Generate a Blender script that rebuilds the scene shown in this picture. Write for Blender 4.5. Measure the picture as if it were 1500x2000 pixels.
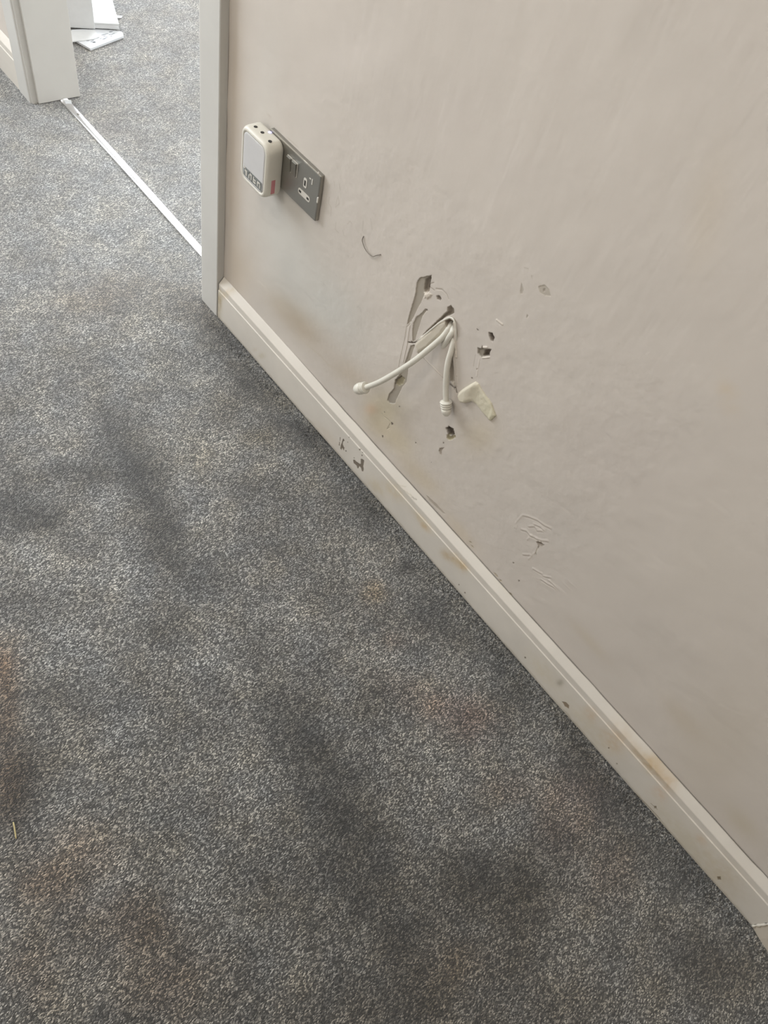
import bpy, bmesh, math, random
import numpy as np
from mathutils import Vector, Euler, Matrix

random.seed(7); rng = np.random.default_rng(11)
PI = math.pi
SC = bpy.context.scene
C = SC.collection
for o in list(bpy.data.objects): bpy.data.objects.remove(o)

# ------------------------------------------------------------------ camera
FPX = 1441.018
CE = (0.5857022, -0.1953186, -0.6864389)
CP = np.array([-0.748838, -0.0799964, 1.244705])
cam_d = bpy.data.cameras.new('camera'); cam = bpy.data.objects.new('camera', cam_d); C.objects.link(cam)
cam.location = CP; cam.rotation_euler = CE
cam_d.sensor_fit = 'VERTICAL'; cam_d.sensor_height = 36.0; cam_d.lens = FPX/2000*36.0
cam_d.clip_start = 0.02
SC.camera = cam
RM = np.array(Euler(CE, 'XYZ').to_matrix())

# ------------------------------------------------------------------ light
vs = SC.view_settings
vs.view_transform = 'Standard'; vs.look = 'None'; vs.gamma = 1.0; vs.exposure = 0.0
vs.use_curve_mapping = False
W = bpy.data.worlds.new('world'); SC.world = W; W.use_nodes = True
W.node_tree.nodes['Background'].inputs[0].default_value = (0.75, 0.85, 1.0, 1)
W.node_tree.nodes['Background'].inputs[1].default_value = 0.6

def area(name, loc, rot, sx, sy, power, col):
    l = bpy.data.lights.new(name, 'AREA'); l.shape = 'RECTANGLE'; l.size = sx; l.size_y = sy
    l.energy = power; l.color = col
    o = bpy.data.objects.new(name, l); C.objects.link(o); o.location = loc; o.rotation_euler = rot
    return o
# daylight through two out-of-frame windows, plus two added window-sized fills
area('window_daylight_far',  (-1.15, 3.36, 1.55), (-PI/2, 0, 0), 1.5, 1.3, 80, (0.88, 0.94, 1.0))
area('fill_light_left', (-2.56, 0.9, 1.65), (0, -PI/2, 0), 1.3, 1.6, 9.5, (1.0, 0.975, 0.93))  # added fill, lights the right wall from the front
area('window_daylight_other_room', (1.75, 4.16, 1.55), (-PI/2, 0, 0), 1.9, 1.5, 150, (0.88, 0.94, 1.0))
area('fill_light_other_side', (2.94, 0.6, 1.55), (0, PI/2, 0), 1.3, 1.5, 88, (0.90, 0.95, 1.0))  # added fill, brightens the far door reveal
# unseen ceiling light, added for soft fill from above
area('ceiling_fill_light', (-1.15, 0.9, 2.33), (0, 0, 0), 0.5, 0.5, 9, (1.0, 0.91, 0.78))

# ------------------------------------------------------------------ helpers
def at(px, py, ax, v):
    """point where the sight line through a photo pixel meets the plane axis=value"""
    d = RM @ np.array([(px-750)/FPX, -(py-1000)/FPX, -1.0])
    t = (v-CP[ax])/d[ax]
    return CP+t*d
def wp(px, py, x=0.0):
    p = at(px, py, 0, x); return (p[1], p[2])
def fp(px, py, z=0.0):
    p = at(px, py, 2, z); return (p[0], p[1])

def mesh_obj(name, verts, faces, mat=None, parent=None, smooth=False):
    me = bpy.data.meshes.new(name); me.from_pydata([tuple(v) for v in verts], [], faces); me.update()
    return link(name, me, mat, parent, smooth)
def link(name, me, mat, parent=None, smooth=False):
    if smooth:
        me.polygons.foreach_set('use_smooth', np.ones(len(me.polygons), bool))
    o = bpy.data.objects.new(name, me); C.objects.link(o)
    if mat: me.materials.append(mat)
    if parent: o.parent = parent
    return o
def bm_obj(name, bm, mat, parent=None, smooth=False):
    bmesh.ops.recalc_face_normals(bm, faces=bm.faces)
    me = bpy.data.meshes.new(name); bm.to_mesh(me); bm.free()
    return link(name, me, mat, parent, smooth)
def add_box(bm, x0, x1, y0, y1, z0, z1, bev=0.0, seg=2):
    r = bmesh.ops.create_cube(bm, size=1.0)
    for v in r['verts']:
        v.co = Vector(((x0+x1)/2+v.co.x*(x1-x0), (y0+y1)/2+v.co.y*(y1-y0), (z0+z1)/2+v.co.z*(z1-z0)))
    if bev > 0:
        es = list({e for v in r['verts'] for e in v.link_edges})
        bmesh.ops.bevel(bm, geom=es, offset=bev, segments=seg, profile=0.5, affect='EDGES')
def box(name, x0, x1, y0, y1, z0, z1, mat, parent=None, bev=0.0):
    bm = bmesh.new(); add_box(bm, x0, x1, y0, y1, z0, z1, bev)
    return bm_obj(name, bm, mat, parent)
def tag(o, label=None, cat=None, group=None, kind=None):
    if label: o['label'] = label
    if cat: o['category'] = cat
    if group: o['group'] = group
    if kind: o['kind'] = kind
    return o
def struct(o): o['kind'] = 'structure'; return o
def empty(name, loc):
    o = bpy.data.objects.new(name, None); C.objects.link(o); o.location = loc; o.empty_display_size = 0.02
    return o
def adopt(root, *obs):
    """parent while keeping world-space mesh coordinates"""
    for o in obs:
        o.parent = root; o.matrix_parent_inverse = Matrix.Translation(-Vector(root.location))

def catmull(pts, n=10):
    P = [np.array(p, float) for p in pts]; P = [2*P[0]-P[1]]+P+[2*P[-1]-P[-2]]; out = []
    for i in range(1, len(P)-2):
        for k in range(n):
            t = k/n; a, b, c, d = P[i-1:i+3]
            out.append(0.5*((2*b)+(-a+c)*t+(2*a-5*b+4*c-d)*t*t+(-a+3*b-3*c+d)*t**3))
    out.append(P[-2]); return np.array(out)
def sweep(path, radii, seg=20, caps=True):
    """verts/faces of a tube along a path with a radius per point"""
    path = np.array(path); n = len(path); T = np.gradient(path, axis=0)
    T /= np.linalg.norm(T, axis=1)[:, None]
    N = np.cross(T[0], [0.3, 0.1, 1.0]); N /= np.linalg.norm(N); V = []; F = []
    for i in range(n):
        N = N-T[i]*(N@T[i]); N /= np.linalg.norm(N); B = np.cross(T[i], N)
        for k in range(seg):
            a = 2*PI*k/seg; V.append(path[i]+radii[i]*(math.cos(a)*N+math.sin(a)*B))
    for i in range(n-1):
        for k in range(seg):
            k2 = (k+1) % seg; F.append((i*seg+k, i*seg+k2, (i+1)*seg+k2, (i+1)*seg+k))
    if caps:
        F.append(tuple(range(seg-1, -1, -1))); F.append(tuple((n-1)*seg+k for k in range(seg)))
    return V, F

# ---- fields on a surface given by two coordinate arrays U, V
def sdpoly(U, V, poly):
    """signed distance, negative inside"""
    d = np.full(U.shape, 1e9); ins = np.zeros(U.shape, bool); n = len(poly)
    for i in range(n):
        ax, ay = poly[i]; bx, by = poly[(i+1) % n]
        ex, ey = bx-ax, by-ay; L = ex*ex+ey*ey+1e-18
        t = np.clip(((U-ax)*ex+(V-ay)*ey)/L, 0, 1)
        d = np.minimum(d, np.hypot(U-ax-t*ex, V-ay-t*ey))
        c = ((ay > V) != (by > V)) & (U < (bx-ax)*(V-ay)/((by-ay) if abs(by-ay) > 1e-12 else 1e-12)+ax)
        ins ^= c
    return np.where(ins, -d, d)
def sdline(U, V, pl):
    d = np.full(U.shape, 1e9)
    for i in range(len(pl)-1):
        ax, ay = pl[i]; bx, by = pl[i+1]; ex, ey = bx-ax, by-ay; L = ex*ex+ey*ey+1e-18
        t = np.clip(((U-ax)*ex+(V-ay)*ey)/L, 0, 1)
        d = np.minimum(d, np.hypot(U-ax-t*ex, V-ay-t*ey))
    return d
def sstep(a, b, x):
    t = np.clip((x-a)/(b-a), 0, 1); return t*t*(3-2*t)
def vnoise(U, V, scale, seed=0):
    """smooth value noise 0..1"""
    g = np.random.default_rng(seed).random((256, 256))
    x = U*scale+1000; y = V*scale+1000; xi = np.floor(x).astype(int); yi = np.floor(y).astype(int)
    fx = x-xi; fy = y-yi; fx = fx*fx*(3-2*fx); fy = fy*fy*(3-2*fy)
    a = g[xi % 256, yi % 256]; b = g[(xi+1) % 256, yi % 256]; c = g[xi % 256, (yi+1) % 256]; d = g[(xi+1) % 256, (yi+1) % 256]
    return (a*(1-fx)+b*fx)*(1-fy)+(c*(1-fx)+d*fx)*fy
def fbm(U, V, scale, seed=0, oct=4):
    s = 0; w = 0
    for k in range(oct):
        s = s+vnoise(U, V, scale*2**k, seed+k*13)*0.5**k; w += 0.5**k
    return s/w
def lin(c):
    c = np.array(c, float)/255.0
    return np.where(c <= 0.04045, c/12.92, ((c+0.055)/1.055)**2.4)

class Surf:
    """tensor grid surface with a height and a colour per vertex"""
    def __init__(s, us, vs_):
        s.us = np.array(us); s.vs = np.array(vs_)
        s.U, s.V = np.meshgrid(s.us, s.vs, indexing='ij')
        s.H = np.zeros(s.U.shape); s.A = np.ones(s.U.shape+(3,)); s.M = np.zeros(s.U.shape)
    def win(s, pts, pad):
        p = np.array(pts); i0, i1 = np.searchsorted(s.us, [p[:, 0].min()-pad, p[:, 0].max()+pad])
        j0, j1 = np.searchsorted(s.vs, [p[:, 1].min()-pad, p[:, 1].max()+pad])
        return slice(max(i0-1, 0), i1+1), slice(max(j0-1, 0), j1+1)
    def paint(s, mask, sl, col, strength=1.0):
        m = (mask*strength)[..., None]; s.A[sl] = s.A[sl]*(1-m)+np.array(col)*m
    def mul(s, mask, sl, col):
        m = mask[..., None]; s.A[sl] = s.A[sl]*(1-m+m*np.array(col))
    def poly(s, pts, col=None, h=0.0, soft=0.0008, rough=0.0008, strength=1.0, add=True, wall=None, seed=1):
        sl = s.win(pts, 0.006+soft*3)
        U, V = s.U[sl], s.V[sl]
        if U.size == 0: return
        d = sdpoly(U, V, pts)+rough*2*(fbm(U, V, 350, seed, 3)-0.5)
        m = 1-sstep(-soft, soft, d)
        if col is not None: s.paint(m, sl, col, strength)
        if h:
            w = wall or soft*1.5
            mh = 1-sstep(-w, w*0.2, d)
            if add: s.H[sl] += mh*h
            else: s.H[sl] = s.H[sl]*(1-mh)+mh*h
        return sl
    def line(s, pts, w, col=None, h=0.0, soft=None, strength=1.0):
        w = max(w, 0.0008); soft = soft or w*0.7; sl = s.win(pts, w+soft*2+0.002); U, V = s.U[sl], s.V[sl]
        if U.size == 0: return
        m = 1-sstep(max(w-soft, 0), w+soft, sdline(U, V, pts))
        if col is not None: s.paint(m, sl, col, strength)
        if h: s.H[sl] += m*h
    def blob(s, c, a, b, col, mode='mul', nz=0.5, seed=3, sc=60, pw=1.0):
        """soft ellipse: centre c, half axes a, b (2-vectors)"""
        c = np.array(c); a = np.array(a)-c; b = np.array(b)-c
        R = np.hypot(*a)+np.hypot(*b)
        sl = s.win([c-1.6*R, c+1.6*R], 0); U, V = s.U[sl]-c[0], s.V[sl]-c[1]
        if U.size == 0: return
        det = a[0]*b[1]-a[1]*b[0]
        p = (U*b[1]-V*b[0])/det; q = (-U*a[1]+V*a[0])/det
        r2 = p*p+q*q
        m = np.exp(-r2*1.3)*(1-nz+nz*2*fbm(s.U[sl], s.V[sl], sc, seed, 3)); m = np.clip(m, 0, 1)**pw
        if mode == 'mul': s.mul(m, sl, col)
        else: s.paint(m, sl, col)
    def build(s, name, mapf, mat, flip=False, smooth=True):
        nu, nv = s.U.shape; P = mapf(s.U, s.V, s.H).reshape(-1, 3)
        idx = np.arange(nu*nv).reshape(nu, nv)
        f = np.stack([idx[:-1, :-1], idx[1:, :-1], idx[1:, 1:], idx[:-1, 1:]], -1).reshape(-1, 4)
        if flip: f = f[:, ::-1]
        me = bpy.data.meshes.new(name); me.vertices.add(len(P)); me.vertices.foreach_set('co', P.astype(np.float32).ravel())
        me.loops.add(f.size); me.loops.foreach_set('vertex_index', f.astype(np.int32).ravel())
        me.polygons.add(len(f)); me.polygons.foreach_set('loop_start', np.arange(0, f.size, 4, dtype=np.int32))
        me.update(calc_edges=True)
        at_ = me.attributes.new('paint', 'FLOAT_COLOR', 'POINT')
        col = np.concatenate([s.A.reshape(-1, 3), s.M.reshape(-1, 1)], 1).astype(np.float32)
        at_.data.foreach_set('color', col.ravel())
        return link(name, me, mat, None, smooth)

# ------------------------------------------------------------------ materials
class NT:
    def __init__(s, name):
        s.m = bpy.data.materials.new(name); s.m.use_nodes = True; s.t = s.m.node_tree
        s.b = s.t.nodes['Principled BSDF']; s.l = s.t.links.new
    def n(s, k, **kw):
        q = s.t.nodes.new(k)
        for a, v in kw.items():
            if a in q.inputs: q.inputs[a].default_value = v
            else: setattr(q, a, v)
        return q
    def coord(s, scale=(1, 1, 1), rot=(0, 0, 0)):
        t = s.n('ShaderNodeTexCoord'); m = s.n('ShaderNodeMapping'); s.l(t.outputs['Object'], m.inputs[0])
        m.inputs['Scale'].default_value = scale; m.inputs['Rotation'].default_value = rot
        return m.outputs[0]
    def noise(s, vec, scale, detail=4, rough=0.5):
        q = s.n('ShaderNodeTexNoise'); s.l(vec, q.inputs['Vector'])
        q.inputs['Scale'].default_value = scale; q.inputs['Detail'].default_value = detail; q.inputs['Roughness'].default_value = rough
        return q.outputs[0]
    def ramp(s, fac, stops):
        q = s.n('ShaderNodeValToRGB'); s.l(fac, q.inputs[0]); e = q.color_ramp.elements
        while len(e) < len(stops): e.new(0.5)
        for i, (p, c) in enumerate(stops):
            e[i].position = p; e[i].color = (*c, 1) if len(c) == 3 else c
        return q.outputs[0]
    def mix(s, a, b, fac=1.0, mode='MULTIPLY'):
        q = s.n('ShaderNodeMix', data_type='RGBA', blend_type=mode)
        if isinstance(fac, (int, float)): q.inputs[0].default_value = fac
        else: s.l(fac, q.inputs[0])
        for i, v in ((6, a), (7, b)):
            if isinstance(v, tuple): q.inputs[i].default_value = (*v[:3], 1)
            else: s.l(v, q.inputs[i])
        return q.outputs[2]
    def bump(s, h, strength, dist, prev=None):
        q = s.n('ShaderNodeBump'); s.l(h, q.inputs['Height']); q.inputs['Strength'].default_value = strength
        q.inputs['Distance'].default_value = dist
        if prev is not None: s.l(prev, q.inputs['Normal'])
        return q.outputs[0]
    def attr(s):
        q = s.n('ShaderNodeAttribute', attribute_name='paint'); return q.outputs['Color']
def g(v): return (v, v, v)

def painted(name, base, rough=0.5, mott=0.06, bump=0.1, bscale=60, attr=False, spec=0.4, mscale=3.0, coat=0.0):
    k = NT(name); v = k.coord()
    a = k.noise(v, mscale, 5, 0.6)
    c = k.ramp(a, [(0.3, tuple(x*(1-mott) for x in base)), (0.7, tuple(min(1, x*(1+mott*0.6)) for x in base))])
    if attr: c = k.mix(c, k.attr())
    k.l(c, k.b.inputs['Base Color'])
    k.b.inputs['Roughness'].default_value = rough; k.b.inputs['Specular IOR Level'].default_value = spec
    k.b.inputs['Coat Weight'].default_value = coat
    if bump:
        n1 = k.bump(k.noise(v, bscale, 4, 0.55), bump, 0.002)
        k.l(n1, k.b.inputs['Normal'])
    return k.m

WALLC = (0.60, 0.545, 0.488)
M_wall = painted('wall_emulsion', WALLC, 0.72, 0.05, 0.35, 22, attr=True, spec=0.25, mscale=4)
M_wall_plain = painted('wall_emulsion_plain', WALLC, 0.75, 0.05, 0.2, 40, mscale=4)
M_ceil = painted('ceiling_white', (0.8, 0.79, 0.76), 0.8, 0.02, 0.1)
M_skirt = painted('skirting_gloss_white', (0.655, 0.61, 0.545), 0.42, 0.05, 0.10, 30, attr=True, spec=0.4, mscale=6)
M_trim = painted('trim_satin_white', (0.60, 0.585, 0.55), 0.45, 0.04, 0.08, 25, spec=0.4, mscale=7)
M_trim_dirty = painted('trim_aged', (0.52, 0.46, 0.38), 0.5, 0.12, 0.15, 25, mscale=9)
M_caulk = painted('dry_caulk', (0.70, 0.65, 0.56), 0.6, 0.1, 0.3, 200, mscale=60)

def carpet_mat():
    k = NT('grey_twist_carpet')
    v0 = k.coord()
    # wander the coordinate so that tufts are not regular
    wv = k.n('ShaderNodeTexNoise'); k.l(v0, wv.inputs['Vector']); wv.inputs['Scale'].default_value = 260; wv.inputs['Detail'].default_value = 2
    off = k.n('ShaderNodeVectorMath', operation='MULTIPLY_ADD'); k.l(wv.outputs['Color'], off.inputs[0])
    off.inputs[1].default_value = (0.0016, 0.0016, 0); k.l(v0, off.inputs[2])
    mp = k.n('ShaderNodeMapping'); k.l(off.outputs[0], mp.inputs[0]); mp.inputs['Rotation'].default_value = (0, 0, math.radians(6)); mp.inputs['Scale'].default_value = (0.58, 1.0, 1.0)
    vo = k.n('ShaderNodeTexVoronoi', feature='F1'); k.l(mp.outputs[0], vo.inputs['Vector']); vo.inputs['Scale'].default_value = 700
    vo.voronoi_dimensions = '2D'
    sep = k.n('ShaderNodeSeparateColor'); k.l(vo.outputs['Color'], sep.inputs[0])
    heather = k.ramp(sep.outputs[0], [(0.0, (0.12, 0.12, 0.115)), (0.45, (0.32, 0.32, 0.31)), (0.75, (0.78, 0.78, 0.76)), (1.0, (2.0, 1.97, 1.88))])
    fine = k.noise(mp.outputs[0], 1500, 3, 0.6)
    fineC = k.ramp(fine, [(0.32, g(0.4)), (0.68, g(1.55))])
    c = k.mix(heather, fineC)
    patch = k.ramp(k.noise(v0, 9, 6, 0.62), [(0.30, (0.66, 0.66, 0.67)), (0.70, (1.24, 1.24, 1.23))])
    c = k.mix(c, patch)
    patch2 = k.ramp(k.noise(v0, 42, 4, 0.6), [(0.25, g(0.82)), (0.75, g(1.15))])
    c = k.mix(c, patch2)
    hue = k.ramp(k.noise(v0, 13, 5, 0.6), [(0.34, (1.035, 1.0, 0.93)), (0.5, (1.0, 1.0, 1.0)), (0.66, (0.955, 0.99, 1.045))])
    c = k.mix(c, hue)
    c = k.mix(c, k.attr())
    c = k.mix(c, (0.34, 0.333, 0.320))
    k.l(c, k.b.inputs['Base Color']); k.b.inputs['Roughness'].default_value = 0.95
    k.b.inputs['Specular IOR Level'].default_value = 0.1
    k.b.inputs['Sheen Weight'].default_value = 0.5; k.b.inputs['Sheen Roughness'].default_value = 0.6
    inv = k.n('ShaderNodeMath', operation='SUBTRACT'); inv.inputs[0].default_value = 1.0; k.l(vo.outputs['Distance'], inv.inputs[1])
    b1 = k.bump(inv.outputs[0], 0.8, 0.0016)
    b2 = k.bump(fine, 0.5, 0.0008, b1)
    b3 = k.bump(k.noise(v0, 11, 3, 0.5), 0.35, 0.012, b2)
    k.l(b3, k.b.inputs['Normal'])
    return k.m
M_carpet = carpet_mat()

def plastic(name, col, rough=0.35, mott=0.0, spec=0.5, sss=0.0):
    k = NT(name); v = k.coord(); a = k.noise(v, 60, 3)
    c = k.ramp(a, [(0.3, tuple(x*(1-mott-0.02) for x in col)), (0.7, col)])
    k.l(c, k.b.inputs['Base Color']); k.b.inputs['Roughness'].default_value = rough; k.b.inputs['Specular IOR Level'].default_value = spec
    k.b.inputs['Subsurface Weight'].default_value = sss; k.b.inputs['Subsurface Scale'].default_value = 0.004
    return k.m
def metal(name, col, rough=0.3, brushed=(1, 1, 1)):
    k = NT(name); v = k.coord(brushed); a = k.noise(v, 400, 3)
    c = k.ramp(a, [(0.3, tuple(x*0.9 for x in col)), (0.7, col)])
    k.l(c, k.b.inputs['Base Color']); k.b.inputs['Metallic'].default_value = 1.0
    r = k.ramp(a, [(0.3, g(rough*0.85)), (0.7, g(rough*1.2))]); k.l(r, k.b.inputs['Roughness'])
    k.l(k.bump(a, 0.06, 0.0003), k.b.inputs['Normal'])
    return k.m
M_cream = plastic('cream_plastic', (0.72, 0.69, 0.61), 0.38, 0.02)
M_panel = plastic('panel_plastic', (0.60, 0.59, 0.585), 0.45, 0.01)
M_cable = plastic('white_cable_sheath', (0.70, 0.67, 0.59), 0.42, 0.04)
M_hole = plastic('dark_hollow', (0.03, 0.027, 0.024), 0.7)
M_greymark = plastic('grey_print', (0.24, 0.25, 0.24), 0.5, 0.3)
M_red = plastic('faded_red_sticker', (0.62, 0.25, 0.27), 0.5, 0.1)
M_plate = metal('dull_steel_plate', (0.40, 0.39, 0.36), 0.42, (1, 1, 30))
M_plate_lit = metal('lit_edge_steel', (0.62, 0.60, 0.55), 0.35)  # brighter steel that carries the light on the plate's top edge
M_rocker = metal('steel_rocker', (0.36, 0.35, 0.32), 0.35)
M_insert = plastic('white_insert', (0.66, 0.63, 0.57), 0.4)
M_strip = metal('bright_aluminium', (0.90, 0.90, 0.92), 0.24, (40, 1, 1))
M_paper = plastic('white_paper', (0.66, 0.68, 0.70), 0.8, 0.02)
M_card = plastic('white_card', (0.66, 0.67, 0.67), 0.6, 0.02)
M_ink = plastic('grey_ink', (0.25, 0.27, 0.30), 0.8)
M_straw = plastic('dry_straw', (0.55, 0.46, 0.24), 0.7, 0.15)
M_wire = plastic('dull_grey_wire', (0.22, 0.19, 0.16), 0.55)
M_foam = painted('cream_filler', (0.63, 0.59, 0.50), 0.5, 0.04, 0.15, 120, attr=True, mscale=40)
M_glass = NT('window_glass'); M_glass.b.inputs['Transmission Weight'].default_value = 1.0; M_glass.b.inputs['Roughness'].default_value = 0.0; M_glass = M_glass.m
def led_mat():
    k = NT('blue_led'); k.b.inputs['Base Color'].default_value = (0.4, 0.4, 0.9, 1)
    k.b.inputs['Emission Color'].default_value = (0.60, 0.58, 1.0, 1); k.b.inputs['Emission Strength'].default_value = 1.1
    return k.m
M_led = led_mat()

# ================================================================== SETTING
# ------------------------------------------------------------------ floor
def frange(a, b, st): return list(np.arange(a, b-1e-9, st))
fx = frange(-2.6, -1.0, 0.05)+frange(-1.0, -0.05, 0.007)+frange(-0.05, -0.010, 0.001)+frange(-0.010, 0.5, 0.01)+frange(0.5, 3.05, 0.06)
fy = frange(-1.2, -0.66, 0.05)+frange(-0.66, 1.12, 0.0018)+frange(1.12, 2.6, 0.01)+frange(2.6, 4.25, 0.06)
F = Surf(fx, fy)
def fblob(cx, cy, rx, ry, ang, mul, nz=0.6, seed=5, sc=26):
    a = math.radians(ang); ca, sa = math.cos(a), math.sin(a)
    c = fp(cx, cy); e1 = fp(cx+rx*ca, cy+rx*sa); e2 = fp(cx-ry*sa, cy+ry*ca)
    F.blob(c, e1, e2, mul, 'mul', nz, seed, sc)
D = lambda v, w=0.0: (v*(1+w), v, v*(1-w*1.3))      # grey multiplier with warmth w
blobs = [
 # cx, cy, rx, ry, angle, mult
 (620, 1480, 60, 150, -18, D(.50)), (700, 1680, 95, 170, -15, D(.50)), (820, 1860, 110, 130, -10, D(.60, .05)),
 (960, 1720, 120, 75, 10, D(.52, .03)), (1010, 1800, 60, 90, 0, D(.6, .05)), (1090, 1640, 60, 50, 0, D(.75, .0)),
 (540, 1420, 40, 90, -20, D(.62)), (330, 1230, 60, 60, 20, D(.62)), (480, 1250, 60, 40, 20, D(.75)),
 (290, 950, 40, 130, -18, D(.58)), (220, 830, 30, 70, -25, D(.62)), (330, 1060, 45, 60, 0, D(.68)), (240, 900, 60, 40, 0, D(.8)),
 (60, 1010, 70, 35, -8, D(.55)), (20, 970, 50, 40, 0, D(.7)), (170, 930, 90, 25, 8, D(.74)), (30, 800, 60, 20, 0, D(.8)),
 (420, 655, 45, 35, 40, D(.68)), (400, 640, 25, 18, 0, D(.75, .1)), (500, 760, 55, 40, 45, D(.68)), (550, 830, 45, 25, 30, D(.62)), (600, 850, 40, 25, 30, D(.68)),
 (470, 720, 50, 30, 45, D(.78)), (700, 980, 60, 40, 35, D(.66)), (730, 1020, 50, 25, 30, D(.74)), (640, 900, 45, 30, 45, D(.85)),
 (795, 1110, 30, 22, 20, D(.55)), (830, 1185, 70, 40, 20, D(.66)), (880, 1235, 50, 25, 20, D(.78)),
 (560, 1060, 130, 35, 14, D(.80)), (400, 1130, 110, 40, 20, D(.78)), (640, 1150, 80, 40, 20, D(.85)), (500, 960, 90, 40, 10, D(.85)),
 (960, 1290, 70, 40, 30, D(.74)), (1010, 1360, 60, 40, 40, D(.80)), (1130, 1490, 70, 50, 40, D(.68)), (1200, 1560, 70, 60, 40, D(.66)), (1330, 1700, 90, 60, 45, D(.66)), (1240, 1640, 80, 50, 40, D(.75)),
 (1420, 1890, 80, 70, 40, D(.50, .1)), (1300, 1900, 90, 60, 0, D(.8, .04)),
 (30, 1560, 45, 80, 10, D(.48, .08)), (60, 1480, 60, 60, 0, D(.7, .04)), (120, 1360, 60, 30, 10, D(.70)), (90, 1340, 40, 40, 0, D(.75)),
 (120, 1720, 60, 40, 0, D(.8, .05)), (60, 1850, 100, 60, 0, D(.85, .03)), (300, 1600, 60, 60, 0, D(.85)), (380, 1450, 80, 60, 10, D(.88)),
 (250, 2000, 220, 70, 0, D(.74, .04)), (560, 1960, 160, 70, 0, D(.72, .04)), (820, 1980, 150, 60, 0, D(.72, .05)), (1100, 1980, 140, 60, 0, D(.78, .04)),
 (130, 1060, 60, 30, 0, D(.8)), (80, 1180, 80, 30, 10, D(.82)), (640, 1300, 70, 30, 20, D(.80)), (720, 1380, 80, 50, 20, D(.82)), (420, 1350, 80, 30, 25, D(.78)),
 (300, 760, 90, 24, 10, D(.86)), (150, 690, 90, 24, 5, D(.86)), (330, 700, 60, 30, 10, D(.88)), (120, 560, 60, 30, -15, D(.92)), (70, 520, 60, 25, -10, D(.93)),
 (330, 1850, 80, 50, 10, D(.82, .05)), (470, 1700, 60, 100, -10, D(.86)),
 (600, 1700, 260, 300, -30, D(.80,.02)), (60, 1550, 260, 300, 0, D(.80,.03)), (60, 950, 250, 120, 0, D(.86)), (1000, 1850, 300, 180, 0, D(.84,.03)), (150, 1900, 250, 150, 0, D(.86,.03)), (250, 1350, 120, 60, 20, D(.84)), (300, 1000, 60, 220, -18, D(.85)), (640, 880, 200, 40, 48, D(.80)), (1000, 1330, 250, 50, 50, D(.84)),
 (85, 1028, 34, 9, -12, D(.66)), (100, 1015, 30, 14, -30, D(.8)), (170, 918, 90, 7, 6, D(.80)), (255, 935, 30, 10, 40, D(.74)), (585, 838, 40, 12, 30, D(.70)), (505, 768, 34, 16, 45, D(.74)), (800, 1108, 24, 10, 15, D(.70)),
 # warm stains
 (215, 575, 70, 35, -12, (0.86, .76, .66)), (320, 560, 90, 40, -8, (.88, .83, .76)), (380, 600, 50, 45, 0, (.86, .80, .74)), (130, 600, 60, 22, -20, (.90, .86, .80)),
 (880, 1385, 65, 30, 15, (1.10, .88, .80)), (920, 1410, 40, 40, 0, (1.02, .86, .80)), (790, 1345, 50, 25, 20, (1.02, .92, .84)),
 (1130, 1560, 55, 60, 10, (1.12, .92, .84)), (1190, 1700, 50, 60, 10, (1.0, .86, .76)), (990, 1540, 45, 30, 0, (1.02, .90, .82)), (1090, 1620, 40, 50, 0, (1.04, .90, .80)),
 (735, 1155, 25, 22, 0, (1.05, .86, .62)), (770, 1250, 22, 16, 0, (1.04, .90, .82)), (510, 855, 30, 20, 0, (1.0, .92, .74)), (440, 790, 60, 30, 10, (.98, .94, .86)),
 (8, 1400, 30, 110, 0, (.86, .66, .50)), (10, 1290, 26, 40, 0, (.95, .70, .50)), (20, 1540, 35, 50, 0, (.90, .74, .62)),
 (250, 1800, 90, 60, 10, (.90, .76, .66)), (90, 1720, 60, 60, 10, (1.05, .88, .78)), (170, 1650, 60, 40, 20, (1.04, .90, .80)), (330, 1920, 80, 60, 0, (.92, .80, .72)), (60, 1900, 50, 60, 0, (.98, .86, .78)),
 (240, 270, 40, 18, 20, (.94, .88, .82)), (200, 250, 30, 20, 0, (.90, .84, .80)), (900, 1880, 60, 50, 0, (.95, .85, .75)),
 (380, 880, 60, 50, 0, (1.0, .97, .90)), (540, 780, 40, 20, 30, (1.0, .95, .85)),
 # paler, less trodden patches
 (380, 1000, 70, 35, 10, D(1.18)), (430, 870, 90, 40, 15, D(1.16)), (560, 1180, 70, 30, 15, D(1.18)), (700, 1110, 70, 35, 20, D(1.16)), (760, 1290, 60, 25, 20, D(1.12)),
 (120, 1100, 60, 30, 0, D(1.14)), (230, 1120, 50, 25, 0, D(1.15)), (180, 990, 60, 25, 0, D(1.12)), (600, 1250, 60, 20, 10, D(1.15)), (180, 1560, 90, 90, 0, D(1.12)), (480, 1580, 50, 90, 0, D(1.18)),
 (850, 1540, 60, 60, 20, D(1.12)), (260, 640, 80, 25, 5, D(1.10)), (700, 1180, 40, 30, 0, D(1.1)), (910, 1610, 60, 30, 0, D(1.15)), (1060, 1450, 50, 40, 20, D(1.12)),
]
for i, b in enumerate(blobs):
    m_ = np.array(b[5], float); L_ = m_.mean(); warm = m_[0]-m_[2] > 0.05
    L2 = L_**1.45 if L_ < 1 else 1+(L_-1)*1.3
    if warm: L2 = L_**1.1
    m_ = L2*(1+(m_/L_-1)*(0.75 if warm else 1.0))
    k_ = 1.3 if warm else 1.1
    fblob(b[0], b[1], b[2]*k_, b[3]*k_, b[4], tuple(m_), seed=5+i)
F.A *= (0.86+0.28*fbm(F.U, F.V, 16, 77, 4))[..., None]
fine = 1-sstep(-0.05, -0.045, F.U)*0+0
tuft = vnoise(F.U, F.V, 550, 5)*0.6+rng.random(F.U.shape)*0.4
near = sstep(-0.052, -0.046, F.U)*(1-sstep(-0.011, -0.009, F.U))*(1-sstep(1.0, 1.1, F.V))
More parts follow.
